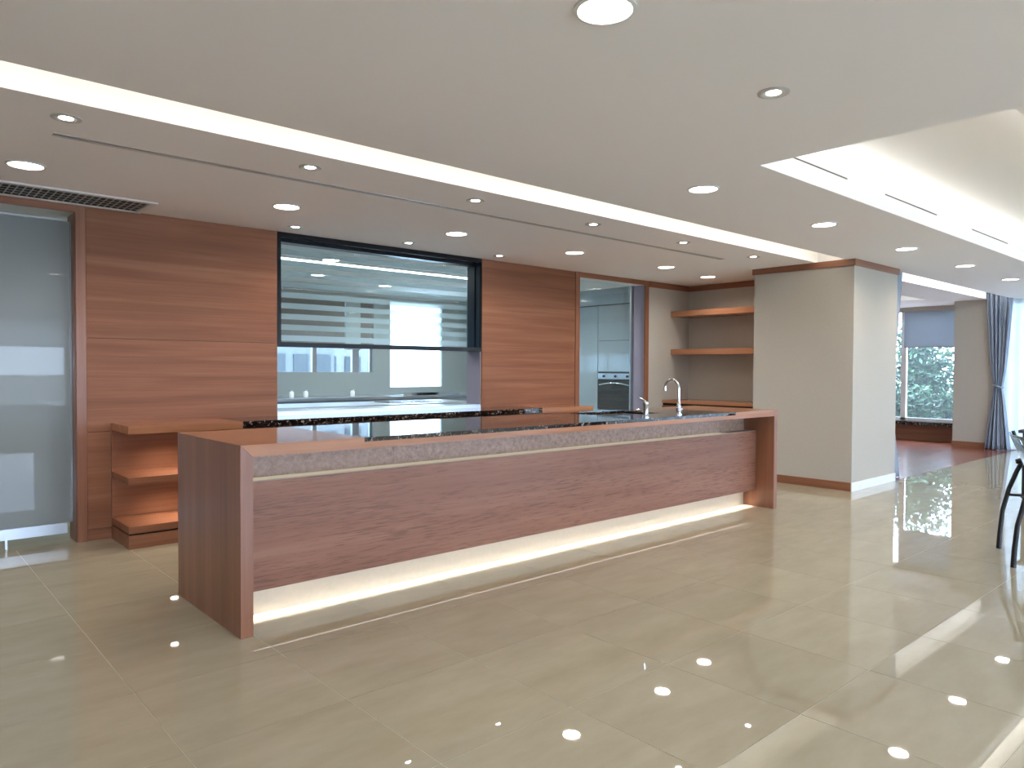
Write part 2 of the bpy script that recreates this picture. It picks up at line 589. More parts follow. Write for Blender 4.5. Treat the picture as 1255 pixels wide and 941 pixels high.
# openings: left door X(-.6..1.262) z0..2.62; hatch X 2.92..5.40 z .96..2.684; right door X 7.08..8.47 z 0..2.62
LD0, LD1, HX0, HX1, RD0, RD1, DZ = -.55, 1.262, 2.922, 5.405, 7.081, 8.47, 2.62
BK = WALL+.02
wall.box(XL, LD0, BK, WALL+TH, 0, 3.2)
wall.box(LD1, HX0, BK, WALL+TH, 0, 3.2)
wall.box(HX0, HX1, BK, WALL+TH, 0, .93)
wall.box(HX1, RD0, BK, WALL+TH, 0, 3.2)
wall.box(RD1, 9.6, BK, WALL+TH, 0, 3.2)
for a, b in ((LD0, LD1), (RD0, RD1)):
    wall.box(a, b, BK, WALL+TH, DZ, 3.2)
wall.box(HX0, HX1, BK, WALL+TH, CEIL+.0, 3.2)
wall_far = struct(wall.build('wall_far', 'plaster'))
# veneer panels
G = .002
def panel(x0, x1, z0, z1, mat='wood_wall'):
    return MB().box(x0+G, x1-G, WALL, BK, z0+G, z1-G).build('panel', mat, wall_far)
for (xa, xb) in ((1.333, HX0), (HX1+.01, 6.999)):
    for z0, z1 in (((.0, .089), (.089, .875), (.875, 1.633), (1.633, CEIL)) if xa < 2 else ((.0, .089), (.089, .875), (.875, CEIL))):
        panel(xa, xb, z0, z1)
panel(HX0, HX1+.01, 0, .875)
panel(XL, LD0-.07, 0, CEIL)
box('backing', 'dark_gap', wall_far, 1.34, HX0-.005, BK-.004, BK-.001, .01, CEIL-.01)
box('backing', 'dark_gap', wall_far, HX1+.02, 6.99, BK-.004, BK-.001, .01, CEIL-.01)
box('wallcovering', 'wallpaper', wall_far, 8.547, 9.6, WALL, BK, 0, CEIL)
# door casings
def casing(n, x0, x1, w0, w1, reveal):
    d = struct(MB().box(x0-w0, x0, WALL-.008, BK+.002, 0, CEIL).build('door_%d' % n, 'wood_z'))
    box('casing', 'wood_z', d, x1, x1+w1, WALL-.008, BK+.002, 0, CEIL)
    box('casing_head', 'wood_x', d, x0, x1, WALL-.008, BK+.002, DZ, CEIL)
    box('reveal', reveal, d, x1-.004, x1+.01, BK+.002, WALL+TH+.004, 0, DZ)
    box('reveal', reveal, d, x0-.01, x0+.004, BK+.002, WALL+TH+.004, 0, DZ)
    return d
casing(1, LD0, LD1, .07, .07, 'wood_z')
casing(2, RD0, RD1, .08, .078, 'jamb_grey')

struct(MB().box(XL-.2, XL, YN, 11, -.1, 3.2).build('wall_left', 'plaster'))
# near wall with a band of windows behind the camera, enlarged for more daylight
nw = MB()
nw.box(XL, 16, YN-.25, YN, -.1, .5)
nw.box(XL, 16, YN-.25, YN, 2.45, 3.2)
xs = [-3.6, -1.2, 1.2, 3.6, 6.0, 8.4, 10.8, 13.2, 15.2]
for a in xs: nw.box(a-.09, a+.09, YN-.25, YN, .5, 2.45)
nw.box(XL, -3.69, YN-.25, YN, .5, 2.45); nw.box(15.29, 16, YN-.25, YN, .5, 2.45)
struct(nw.build('wall_near', 'plaster'))
for k, (a, b) in enumerate(zip(xs, xs[1:])):
    w = struct(MB().box(a+.09, b-.09, YN-.16, YN-.155, .5, 2.45).build('window_%d' % (k+1), 'clear_glass'))
    box('window_frame', 'steel', w, a+.09, b-.09, YN-.18, YN-.13, .5, .54)
    bl = MB().box(a+.1, b-.1, YN-.08, YN-.077, 1.85, 2.44).build('roller_blind', 'pale_blind')
    tag(bl, 'pale roller blind half lowered over the window band opposite the bar', 'blind', 'blinds on the window band opposite the bar')

# alcove side wall and pillar
struct(MB().box(9.55, 9.79, 4.9, 9.0, 0, 3.2).build('wall_alcove', 'wallpaper'))
PXa, PXb, PYa, PYb = 8.521, 9.782, 3.648, 4.905
pil = struct(MB().box(PXa, PXb, PYa, PYb, 0, 3.2).build('wall_pillar', 'wallpaper'))
box('baseboard', 'wood_y', pil, PXa-.012, PXa, PYa, PYb, 0, .1)
box('baseboard', 'white_enamel', pil, PXa-.012, PXb, PYa-.012, PYa, 0, .1)
box('crown', 'wood_y', pil, PXa-.02, PXa, PYa-.02, PYb+.02, CEIL-.075, CEIL+.002)
box('crown', 'wood_x', pil, PXa, PXb+.02, PYa-.02, PYa, CEIL-.075, CEIL+.002)
box('crown', 'wood_x', pil, PXa, 9.55, PYb, PYb+.02, CEIL-.075, CEIL+.002)
t5 = struct(MB().box(9.53, 9.55, PYb+.02, WALL-.02, CEIL-.085, CEIL).build('trim_5', 'wood_y'))
t6 = struct(MB().box(8.55, 9.55, WALL-.02, WALL, CEIL-.085, CEIL).build('trim_6', 'wood_x'))

# ------------------------------------------------------------------ garden side (far right)
struct(MB().box(9.79, 16.3, 9.0, 9.2, -.1, 3.2).build('wall_timber_room', 'plaster'))
gw = MB()
gw.box(15.9, 16.15, 4.6, 9.0, -.1, .36)
gw.box(15.9, 16.15, 4.6, 9.0, 2.6, 3.2)
gw.box(15.9, 16.15, 8.2, 9.0, .36, 2.6)
struct(gw.build('wall_garden', 'wallpaper'))
gwp = MB().box(15.88, 15.9, 4.62, 9.0, .002, .30).build('trim_7', 'wood_y'); struct(gwp)
sill = MB().box(15.70, 16.1, 4.62, 8.2, .31, .385, .004).build('window_sill', 'granite'); tag(sill, 'dark granite sill under the garden window', 'sill')
w9 = struct(MB().box(16.02, 16.026, 4.6, 8.2, .42, 2.6).build('window_9', 'clear_glass'))
for y in (4.62, 5.82, 7.0, 8.17):
    box('window_frame', 'trim_white', w9, 15.99, 16.06, y-.05, y+.05, .39, 2.6)
box('window_frame', 'trim_white', w9, 15.99, 16.06, 4.62, 8.2, .385, .44)
rb = thing('roller_blind', (15.94, 5.3, 1.9), 'grey roller blind lowered half way over the garden window', 'blind')
box('blind_fabric', 'roller_blind', rb, 15.945, 15.948, 4.64, 5.80, 1.885, 2.6)
box('bottom_rail', 'blind_fabric', rb, 15.94, 15.953, 4.64, 5.80, 1.87, 1.89)
col2 = struct(MB().box(15.08, 15.9, 3.92, 4.62, 0, 3.2).build('wall_column', 'wallpaper'))
box('baseboard', 'wood_y', col2, 15.066, 15.08, 3.92, 4.62, .0, .11)
box('baseboard', 'wood_x', col2, 15.08, 15.88, 4.62, 4.634, .0, .11)
# window wall of the tiled hall with a sheer curtain
hw = MB()
hw.box(15.3, 15.55, YN, 3.92, -.1, .08); hw.box(15.3, 15.55, YN, 3.92, 2.62, 3.2)
hw.box(15.3, 15.55, YN, -5.5, .08, 2.62)
struct(hw.build('wall_right', 'plaster'))
w10 = struct(MB().box(15.42, 15.426, -5.5, 3.92, .08, 2.62).build('window_10', 'garden_glass'))
for y in (-4, -2, 0, 2, 3.88):
    box('window_frame', 'steel', w10, 15.39, 15.46, y-.03, y+.03, .08, 2.62)
def cloth_sheet(y0, y1, z0, z1, x, amp, wl, mat, name, n=260):
    mb = MB()
    rows = []
    for k in range(n+1):
        y = y0+(y1-y0)*k/n
        dx = amp*math.sin(2*math.pi*y/wl) + amp*.4*math.sin(2*math.pi*y/(wl*2.7)+1)
        rows.append([mb.bm.verts.new((x+dx*s, y, z)) for z, s in ((z0, 1.15), ((z0+z1)/2, 1), (z1, .8))])
    for a, b in zip(rows, rows[1:]):
        for q in range(2):
            mb.bm.faces.new((a[q], b[q], b[q+1], a[q+1]))
    return mb.build(name, mat, None, base=(x, (y0+y1)/2, z0), smooth=True)
sc = cloth_sheet(-5.4, 3.88, .015, 2.68, 15.2, .035, .17, 'sheer', 'sheer_curtain', 520)
tag(sc, 'white sheer curtain across the hall window', 'curtain')

def curtain(base, width, zt, tie_z, flip, label):
    """heavy drape gathered by a tie band: folds run the whole height"""
    bx, by = base
    t = thing('curtain', (bx, by, .012), label, 'curtain')
    mb = MB()
    n, rows = 72, []
    for r in range(33):
        z = .012 + (zt-.012)*r/32
        d = (z-tie_z)
        # half width: wide at top and bottom, pinched at the tie
        if d > 0: s = .28 + .72*min(1, (d/(zt-tie_z)))**.55
        else: s = .28 + .72*min(1, (-d/tie_z))**.8
        row = []
        for k in range(n+1):
            u = k/n-.5
            ph = u*2*math.pi*5.5
            depth = (.035+.02*math.sin(u*9))*(.45+.55*s)*math.sin(ph)+.012*math.sin(ph*2.3+z)
            shift = (.10 if flip else -.10)*(1-s)*0
            row.append(mb.bm.verts.new((bx+depth, by+u*width*s+shift, z)))
        rows.append(row)
    for a, b in zip(rows, rows[1:]):
        for k in range(n):
            mb.bm.faces.new((a[k], a[k+1], b[k+1], b[k]))
    o = mb.build('drape', 'curtain_fabric', t, smooth=True)
    sd = o.modifiers.new('thickness', 'SOLIDIFY'); sd.thickness = .004
    tb = MB()
    pts = []
    for k in range(25):
        a = 2*math.pi*k/24
        pts.append((bx+.062*math.cos(a), by+width*.18*math.sin(a), tie_z+.02*math.sin(a)))
    tb.tube(pts, .016, 8)
    tb.build('tie_band', 'curtain_fabric', t, smooth=True)
    kn = MB()
    kn.lathe([(.001, -.025), (.022, -.014), (.028, 0), (.022, .014), (.001, .025)], (bx-.07, by, tie_z), 12)
    kn.build('knot', 'curtain_fabric', t, smooth=True)
    return t
curtain((15.0, 3.885), .40, 2.90, 1.13, False, 'blue grey curtain tied back beside the far column')
curtain((10.1, 3.905), .37, 2.90, 1.13, True, 'blue grey curtain tied back behind the beige pillar')

# planting outside the garden window
struct(MB().box(-60, 90, -60, 120, -.4, -.15).build('ground', 'bounce_paving'))
tag(MB().box(19.6, 19.75, 0, 14, -.15, .55).build('garden_wall', 'concrete_blue'), 'low pale garden wall behind the shrubs', 'wall')
def shrub(x, y, h, spread, seed, label, n=1500, lo=.1):
    rnd = random.Random(seed)
    t = thing('shrub', (x, y, -.15), label, 'shrub', 'shrubs outside the garden window')
    st = MB()
    tips = []
    for k in range(7):
        a = rnd.uniform(0, 6.28)
        top = Vector((x+spread*.6*math.cos(a), y+spread*.6*math.sin(a), -.15+h*rnd.uniform(.6, .95)))
        b0 = Vector((x+.05*math.cos(a), y+.05*math.sin(a), -.15))
        mid = (b0+top)/2 + Vector((rnd.uniform(-.08, .08), rnd.uniform(-.08, .08), .1))
        st.tube([b0, mid, top], [.02, .014, .006], 5)
        tips += [b0.lerp(mid, .7), mid, mid.lerp(top, .5), top]
    st.build('stem', 'bark', t)
    for part, mat in ((0, 'leaf_a'), (1, 'leaf_b')):
        lm = MB()
        for q in range(n):
            c = rnd.choice(tips)
            p = c + Vector((rnd.gauss(0, spread*.32), rnd.gauss(0, spread*.32), rnd.gauss(0, h*.13)))
            if p.z < lo or abs(p.x-x) > spread-.14 or abs(p.y-y) > spread-.14: continue
            L, wd = rnd.uniform(.09, .19), rnd.uniform(.022, .042)
            d = Vector((rnd.gauss(0, 1), rnd.gauss(0, 1), rnd.gauss(-.2, .6))).normalized()
            s = d.orthogonal().normalized()
            s = (s*math.cos(q) + d.cross(s)*math.sin(q))
            nrm = d.cross(s)
            lm.quad(p, p+d*L*.5+s*wd+nrm*.006, p+d*L, p+d*L*.5-s*wd+nrm*.006)
        o = lm.build('foliage', mat, t)
        o['kind'] = 'stuff'
    return t
for k, (x, y, h, sp, n, lab) in enumerate((
        (17.3, 5.1, 1.05, .5, 2400, 'low dense leafy shrub close outside the garden window'),
        (17.35, 6.12, 1.15, .5, 2400, 'low dense leafy shrub close outside the garden window'),
        (17.3, 7.14, 1.0, .5, 2000, 'low dense leafy shrub close outside the garden window'),
        (18.7, 4.85, 2.3, .75, 2400, 'tall open leafy tree shrub in front of the garden wall'),
        (18.7, 6.32, 2.4, .75, 3000, 'tall open leafy tree shrub in front of the garden wall'),
        (18.7, 7.8, 2.2, .75, 2000, 'tall open leafy tree shrub in front of the garden wall'))):
    shrub(x, y, h, sp, 20+k, lab, n)

tag(MB().box(-14, 24, -12.2, -12.0, -.15, 1.15).build('sky_blocker_wall', 'concrete'), 'unseen blocker wall added outside the window band opposite the bar', 'wall')  # added out of view to cut the window glare reflected in the glass door

# ------------------------------------------------------------------ bar counter
XB0, XB1, YF, YB, HB = 1.438, 6.903, 3.700, 4.694, 1.0
bar = thing('bar_counter', ((XB0+XB1)/2, (YF+YB)/2, 0), 'long veneered bar counter with lit plinth, stone band and granite inlay', 'bar counter')
GX0, GX1, GT = 2.160, 6.122, .025
SLB = .063
SX0, SX1, SY0, SY1 = 4.75, 5.50, 4.08, 4.55
PT0, PT1 = .066, .063
e = .0006
MB().prism_xz([(XB0, 0), (XB0+PT0, 0), (XB0+PT0, HB-SLB-e), (XB0, HB-e)], YF, YB).build('end_panel', 'wood_z', bar)
MB().prism_xz([(XB1, 0), (XB1, HB-e), (XB1-PT1, HB-SLB-e), (XB1-PT1, 0)], YF, YB).build('end_panel', 'wood_z', bar)
wt = MB()
for (xa, xb, ya, yb) in ((GX0, SX0, YF, YB), (SX1, GX1, YF, YB), (SX0, SX1, YF, SY0), (SX0, SX1, SY1, YB)):
    wt.box(xa, xb, ya, yb, HB-SLB, HB-GT-.0005)
wt.prism_xz([(XB0+e, HB), (XB0+PT0+e, HB-SLB), (GX0, HB-SLB), (GX0, HB)], YF, YB)
wt.prism_xz([(XB1-e, HB), (GX1, HB), (GX1, HB-SLB), (XB1-PT1-e, HB-SLB)], YF, YB)
wt.build('worktop', 'wood_lamplit_x', bar)
# granite with a cut-out for the sink basin
gr = slab_with_holes(GX0, GX1, YF, YB, HB-GT, HB, [(SX0, SX1, SY0, SY1)]).build('granite_top', 'granite', bar)
gr['label'] = 'polished black granite inlay'
box('front_panel', 'wood_front_sheen', bar, XB0+.066, XB1-.063, 3.900, 3.93, .170, .775, .0015)
box('panel_back', 'wood_front_sheen', bar, XB0+.066, XB1-.063, 3.93, 4.045, .185, .770)
nb = 5
xa, xb = XB0+.067, XB1-.064
for k in range(nb):
    box('stone_band', 'onyx', bar, xa+(xb-xa)*k/nb+.0008, xa+(xb-xa)*(k+1)/nb-.0008, 4.035, 4.06, .770, HB-SLB)
box('ledge', 'stone_kick', bar, xa, xb, 3.902, 4.034, .7752, .778)
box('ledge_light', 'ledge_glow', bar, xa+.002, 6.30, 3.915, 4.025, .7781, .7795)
box('kick_board', 'stone_kick', bar, xa, xb, 4.035, 4.06, 0, .185)
box('carcass', 'wood_x', bar, xa, xb, 4.06, YB-.02, .05, HB-SLB-.20)
box('led_strip', 'bar_led', bar, xa+.02, xb-.02, 3.945, 3.975, .1832, .1848)
l = bpy.data.lights.new('bar_led_lamp', 'AREA')
l.shape = 'RECTANGLE'; l.size = xb-xa-.05; l.size_y = .03; l.energy = 11; l.color = (1, .97, .92); l.spread = math.radians(58)
lo = bpy.data.objects.new('bar_led_lamp', l); COL.objects.link(lo)
lo.parent = bar; lo.location = Vector(((xa+xb)/2, 3.96, .1828))-Vector(bar['_b'])
mb = MB()
for (a, b, c, d) in ((SX0, SX0+.004, SY0, SY1), (SX1-.004, SX1, SY0, SY1), (SX0+.004, SX1-.004, SY0, SY0+.004), (SX0+.004, SX1-.004, SY1-.004, SY1)):
    mb.box(a, b, c, d, HB-.20, HB-GT-.001)
mb.box(SX0, SX1, SY0, SY1, HB-.205, HB-.20)
basin = mb.build('sink_basin', 'steel', bar)
basin['label'] = 'steel sink basin'
MB().cyl(((SX0+SX1)/2, (SY0+SY1)/2, HB-.1995), .045, .003, 20).build('drain', 'chrome', basin)

fa = thing('faucet', (5.42, 3.845, HB), 'chrome gooseneck faucet arching toward the sink', 'faucet')
fx, fy = 5.42, 3.845
MB().lathe([(.030, 0), (.030, .006), (.024, .010), (.020, .03), (.024, .034), (.024, .06), (.018, .066), (.018, .10), (.014, .105), (.014, .115)], (fx, fy, HB), 24).build('body', 'chrome', fa, smooth=True)
pts = [(fx, fy, HB+.10), (fx, fy, HB+.235)]
for k in range(1, 17):
    a = math.pi*k/16*1.06
    pts.append((fx, fy+.075-.075*math.cos(a), HB+.235+.075*math.sin(a)))
MB().tube(pts, .011, 12).build('spout', 'chrome', fa, smooth=True)
body = fa.children[0]; spout = fa.children[1]
MB().cyl((fx+.018, fy, HB+.047), .011, .03, 14, axis='x').build('valve_cap', 'chrome', body, smooth=True)
MB().cyl((pts[-1][0], pts[-1][1], pts[-1][2]-.014), .0125, .016, 14).build('aerator', 'chrome', spout, smooth=True)
mx = thing('mixer_tap', (4.88, 3.79, HB), 'short chrome mixer tap with a lever on top', 'tap')
ax_, ay_ = 4.88, 3.79
MB().lathe([(.026, 0), (.026, .012), (.021, .016), (.021, .10), (.023, .104), (.023, .128), (.017, .134)], (ax_, ay_, HB), 22).build('body', 'chrome', mx, smooth=True)
MB().tube([(ax_, ay_, HB+.132), (ax_-.012, ay_+.015, HB+.145), (ax_-.035, ay_+.04, HB+.165)], [.008, .007, .005], 10).build('lever', 'chrome', mx, smooth=True)
MB().tube([(ax_, ay_+.012, HB+.05), (ax_, ay_+.07, HB+.055), (ax_, ay_+.13, HB+.045)], [.010, .010, .009], 10).build('spout', 'chrome', mx, smooth=True)

# ------------------------------------------------------------------ back counter with open end shelves
BX0, BX1, BY, BZ = 1.505, 6.786, 6.085, .945
bc = thing('back_counter', ((BX0+BX1)/2, 6.34, 0), 'wall counter with granite inlay and lit open end shelves', 'counter')
GBX0, GBX1 = 2.39, 5.90
W2 = WALL-.001
box('worktop', 'wood_lamplit_x', bc, BX0, GBX0-.001, BY, W2, BZ-.06, BZ, .0015)
box('worktop', 'wood_lamplit_x', bc, GBX1+.001, BX1, BY, W2, BZ-.06, BZ, .0015)
box('granite_top', 'granite', bc, GBX0, GBX1, BY-.004, W2, BZ-.055, BZ+.001)
box('shelf', 'wood_x', bc, BX0+.001, 2.33, BY, W2-.02, .500, .550, .0015)
box('shelf', 'wood_x', bc, BX0+.001, 2.33, BY, W2-.02, .118, .173, .0015)
box('plinth', 'wood_x', bc, BX0+.003, 2.33, BY+.006, W2, 0, .105)
box('back_panel', 'wood_x', bc, BX0, 2.33, W2-.019, W2, .174, BZ-.061)
box('shadow_gap', 'dark_gap', bc, BX0+.01, 2.33, BY+.02, W2-.03, .106, .117)
box('side_panel', 'wood_z', bc, 2.331, 2.39, BY+.002, W2, 0, BZ-.0605)
n = 6
for k in range(n):
    xa = 2.392+(BX1-.02-2.392)*k/n
    xb = 2.392+(BX1-.02-2.392)*(k+1)/n
    box('door', 'wood_z', bc, xa+.002, xb-.002, BY+.012, BY+.032, .10, BZ-.085)
box('carcass', 'wood_x', bc, 2.392, BX1-.02, BY+.034, W2, .10, BZ-.062)
box('plinth', 'wood_x', bc, 2.392, BX1-.02, BY+.06, W2, 0, .099)
for z, lab in ((BZ-.061, 'top'), (.499, 'middle')):
    pk = MB().lathe([(.001, -.008), (.028, -.008), (.030, -.006), (.030, 0)], (1.897, 6.29, z), 20).build('puck_light', 'lamp_glow', bc, smooth=True)
    l = bpy.data.lights.new('puck_lamp', 'SPOT')
    l.energy = 9; l.color = (1, .84, .68); l.spot_size = math.radians(140); l.spot_blend = .8; l.shadow_soft_size = .03
    lo = bpy.data.objects.new('puck_lamp', l); COL.objects.link(lo)
    lo.parent = bc; lo.location = Vector((1.897, 6.29, z-.02))-Vector(bc['_b'])

# ------------------------------------------------------------------ alcove shelves and counter
for z0, z1, lab in ((2.19, 2.272, 'upper wooden wall shelf in the beige alcove'), (1.622, 1.704, 'lower wooden wall shelf in the beige alcove')):
    tag(MB().box(9.09, 9.549, 4.906, WALL-.001, z0, z1, .002).build('wall_shelf', 'wood_lamplit_y', None, base=(9.3, 5.75, z0)), lab, 'shelf')
ac = thing('alcove_counter', (9.2, 5.75, 0), 'wooden counter built into the beige alcove', 'counter')
box('worktop', 'wood_lamplit_y', ac, 8.885, 9.549, 4.906, WALL-.001, .905, .948, .002)
box('shadow_gap', 'dark_gap', ac, 8.91, 9.545, 4.91, WALL-.003, .870, .904)
for k in range(3):
    ya = 4.91+(WALL-.003-4.91)*k/3
    yb = 4.91+(WALL-.003-4.91)*(k+1)/3
    box('door', 'wood_z', ac, 8.89, 8.91, ya+.002, yb-.002, .09, .868)
box('carcass', 'wood_x', ac, 8.912, 9.545, 4.91, WALL-.003, 0, .868)

# ------------------------------------------------------------------ sliding glass doors
gd = thing('sliding_door', (.3, 6.72, 0), 'frosted glass sliding door with a steel bottom rail', 'door')
gy = 6.735
box('glass_panel', 'frosted_glass', gd, LD0+.02, 1.245, gy, gy+.012, .150, 2.56)
box('glass_edge', 'lacquer', gd, 1.2451, 1.256, gy-.002, gy+.014, .150, 2.56)
box('bottom_rail', 'steel', gd, LD0+.02, 1.215, gy-.010, gy+.022, .065, .149)
box('floor_guide', 'steel', gd, .80, .815, gy-.006, gy+.018, 0, .066)
box('top_rail', 'steel', gd, LD0+.02, 1.20, gy-.002, gy+.02, 2.561, 2.575)
g2 = thing('sliding_door', (7.7, 6.75, 0), 'clear glass sliding door with a slim metal edge', 'door')
box('glass_panel', 'clear_glass', g2, RD0+.006, 8.325, 6.75, 6.762, .01, 2.61)
box('edge_profile', 'steel', g2, 8.3255, 8.385, 6.74, 6.772, .005, 2.612)

# ------------------------------------------------------------------ serving hatch with a raised striped sash
SY = WALL+.205
hs = thing('hatch_window', ((HX0+HX1)/2, WALL+.13, 1.6), 'black framed glass sash with frosted stripes raised above the serving hatch', 'window')
box('frame', 'black_metal', hs, HX0+.001, HX0+.036, WALL-.004, SY+.03, 1.60, CEIL-.001)
box('frame', 'black_metal', hs, HX0+.036, HX1-.012, WALL-.004, WALL+.05, CEIL-.048, CEIL-.001)
box('frame', 'black_metal', hs, HX0+.036, HX1-.012, WALL+.10, SY+.03, CEIL-.075, CEIL-.001)
box('frame', 'black_metal', hs, HX0+.036, HX1-.012, WALL-.004, WALL+.03, 1.60, 1.645)
box('frame', 'black_metal', hs, HX1-.012, HX1-.001, WALL-.004, WALL+.02, 1.60, CEIL-.001)
box('liner', 'navy_liner', hs, HX1-.010, HX1-.001, WALL+.022, SY+.05, 1.60, CEIL-.001)
box('guide_rail', 'black_metal', hs, HX1-.022, HX1-.010, WALL+.095, WALL+.11, 1.60, CEIL-.08)
box('sash_rail', 'jamb_grey', hs, HX0+.036, HX1-.012, WALL+.032, SY+.03, 1.605, 1.612)
box('glass_pane', 'clear_glass', hs, HX0+.036, HX1-.024, SY, SY+.006, 1.614, CEIL-.075)
z = 2.565
k = 0
while z > 1.66:
    z1 = z; z0 = max(1.615, z-.055)
    box('film_stripe', 'film', hs, HX0+.037, HX1-.06, SY-.0022, SY-.0004, z0, z1)
    z -= .1055
hj = struct(MB().box(HX1-.006, HX1+.006, BK+.0, WALL+TH+.004, .96, 1.60).build('trim_8', 'jamb_grey'))
hl = struct(MB().box(HX0-.006, HX0+.004, BK+.0, WALL+TH+.004, .96, 1.60).build('trim_9', 'trim_white'))
tag(MB().box(HX0, HX1, WALL+.001, WALL+.30, .932, .985, .002).build('hatch_sill', 'steel'), 'brushed steel sill across the serving hatch', 'sill')

# ------------------------------------------------------------------ kitchen behind the wall
KY = 10.6
struct(slab_with_holes(-1, 9.6, WALL+TH, KY, CEIL, CEIL+.03, []).build('ceiling_kitchen', 'plaster'))
kw = MB()
kw.box(-1, 9.6, KY, KY+.2, -.1, 1.08); kw.box(-1, 9.6, KY, KY+.2, 2.53, 3.2)
kw.box(-1, 3.3, KY, KY+.2, 1.08, 2.53); kw.box(6.36, 6.68, KY, KY+.2, 1.08, 2.53); kw.box(7.76, 9.6, KY, KY+.2, 1.08, 2.53)
kw.box(3.3, 6.36, KY, KY+.2, 1.08, 1.335)
struct(kw.build('wall_kitchen', 'wall_tile'))
kr = struct(MB().box(9.5, 9.6, WALL+TH, KY, 0, 3.2).build('wall_kitchen_end', 'plaster'))
struct(MB().box(-1.1, -1, WALL+TH, KY+.2, 0, 3.2).build('wall_kitchen_left', 'plaster'))
w11 = struct(MB().box(3.3, 6.36, KY+.10, KY+.106, 1.335, 2.53).build('window_11', 'tinted_glass'))
for x in (3.3, 4.4, 5.33, 6.06, 6.36):
    box('window_frame', 'steel', w11, x-.035 if x != 6.06 else x-.06, x+.035 if x != 6.06 else x+.06, KY+.07, KY+.13, 1.335, 2.53)
for xa, xb, lab in ((3.32, 5.84, 'wide taupe roller blind lowered over the kitchen windows'), (6.13, 6.35, 'narrow taupe roller blind beside the kitchen window pier')):
    tag(MB().box(xa, xb, KY+.03, KY+.034, 1.74, 2.52).build('roller_blind', 'blind_taupe'), lab, 'blind')
box('pier', 'wall_tile', bpy.data.objects['wall_kitchen'], 5.85, 6.12, KY+.012, KY+.06, 1.70, 2.53)
w12 = struct(MB().box(6.68, 7.76, KY+.10, KY+.106, 1.08, 2.53).build('window_12', 'clear_glass'))
tag(MB().box(6.69, 7.75, KY+.05, KY+.053, 1.085, 2.52).build('roller_blind', 'white_blind'), 'bright white blind drawn over the kitchen window', 'blind')
# worktops
kc = thing('kitchen_counter', (5.5, 10.2, 0), 'steel kitchen counter along the far kitchen windows', 'counter')
box('worktop', 'steel', kc, 2.5, 8.80, 9.95, KY-.002, .91, .95, .002)
for k in range(8):
    xa = 2.52+.78*k
    box('door', 'lacquer', kc, xa+.003, xa+.777, 9.975, 9.995, .10, .905)
box('carcass', 'wall_tile', kc, 2.52, 8.78, 9.997, KY-.002, 0, .905)
ki = thing('kitchen_island', (4.6, 8.4, 0), 'steel topped kitchen island behind the serving hatch', 'kitchen island')
box('worktop', 'steel', ki, 2.6, 6.45, 7.95, 8.85, .90, .94, .002)
for k in range(5):
    xa = 2.63+.76*k
    box('door', 'lacquer', ki, xa+.003, xa+.757, 7.98, 8.0, .10, .895)
box('carcass', 'lacquer', ki, 2.63, 6.43, 8.002, 8.82, 0, .895)
cooktop = thing('cooktop', (5.6, 8.4, .94), 'black glass cooktop set on the steel kitchen island', 'cooktop')
box('glass_plate', 'oven_glass', cooktop, 5.2, 6.0, 8.2, 8.65, .9405, .948)
for dx in (-.2, .2):
    MB().lathe([(.09, 0), (.09, .006), (.075, .006), (.075, 0)], (5.6+dx, 8.42, .948), 20).build('burner_ring', 'steel', cooktop)
tray = thing('serving_tray', (7.0, 10.2, .95), 'long steel tray lying on the far kitchen counter', 'tray')
box('pan', 'steel', tray, 6.6, 7.7, 10.05, 10.4, .951, .962)
box('rim', 'chrome', tray, 6.58, 7.72, 10.03, 10.05, .951, 1.0)
for k, (x, y) in enumerate(((4.75, 10.25), (5.0, 10.3), (5.75, 10.22))):
    bt = thing('jar', (x, y, .95), 'small white jar standing on the far kitchen counter', 'jar', 'jars on the far kitchen counter')
    MB().lathe([(.03, 0), (.035, .01), (.035, .08), (.025, .1)], (x, y, .9505), 16).build('body', 'white_enamel', bt, smooth=True)
    MB().lathe([(.027, .1), (.027, .12), (.001, .122)], (x, y, .951), 16).build('lid', 'steel', bt, smooth=True)
kt = thing('faucet', (3.95, 10.35, .95), 'chrome faucet at the far kitchen counter', 'faucet')
MB().tube([(3.95, 10.4, .95), (3.95, 10.4, 1.2), (3.95, 10.36, 1.27), (3.95, 10.28, 1.27), (3.95, 10.24, 1.2)], .014, 10).build('spout', 'chrome', kt, smooth=True)
# tall units with the oven
CX = 8.85
tu = thing('tall_cabinet', (9.15, 7.9, 0), 'pale grey lacquered tall cabinets around the oven', 'cabinet')
box('carcass', 'dark_gap', tu, CX+.022, 9.49, 6.90, 9.3, .0, 2.425)
box('soffit', 'lacquer', tu, CX, 9.49, 6.90, 9.3, 2.43, CEIL-.001)
def tdoor(y0, y1, z0, z1):
    return box('door', 'lacquer', tu, CX, CX+.02, y0+.005, y1-.005, z0+.004, z1-.004, .001)
tdoor(7.845, 8.6, .1, 2.42); tdoor(8.6, 9.3, .1, 2.42)
tdoor(7.08, 7.845, 1.855, 2.42); tdoor(7.08, 7.845, 1.36, 1.855); tdoor(7.08, 7.845, .1, .76); tdoor(6.90, 7.08, .1, 2.42)
ov = thing('oven', (8.86, 7.46, .77), 'built in oven with a steel control panel and dark glass door', 'oven')
ovd = box('door', 'oven_glass', ov, CX-.012, CX+.02, 7.09, 7.835, .775, 1.225, .002)
ovc = box('control_panel', 'steel', ov, CX-.010, CX+.02, 7.09, 7.835, 1.245, 1.335, .002)
box('vent_strip', 'dark_gap', ov, CX+.0, CX+.02, 7.09, 7.835, 1.338, 1.357)
for y in (7.22, 7.46, 7.70):
    MB().cyl((CX-.032, y, 1.29), .02, .021, 16, axis='x').build('knob', 'black_metal', ovc, smooth=True)
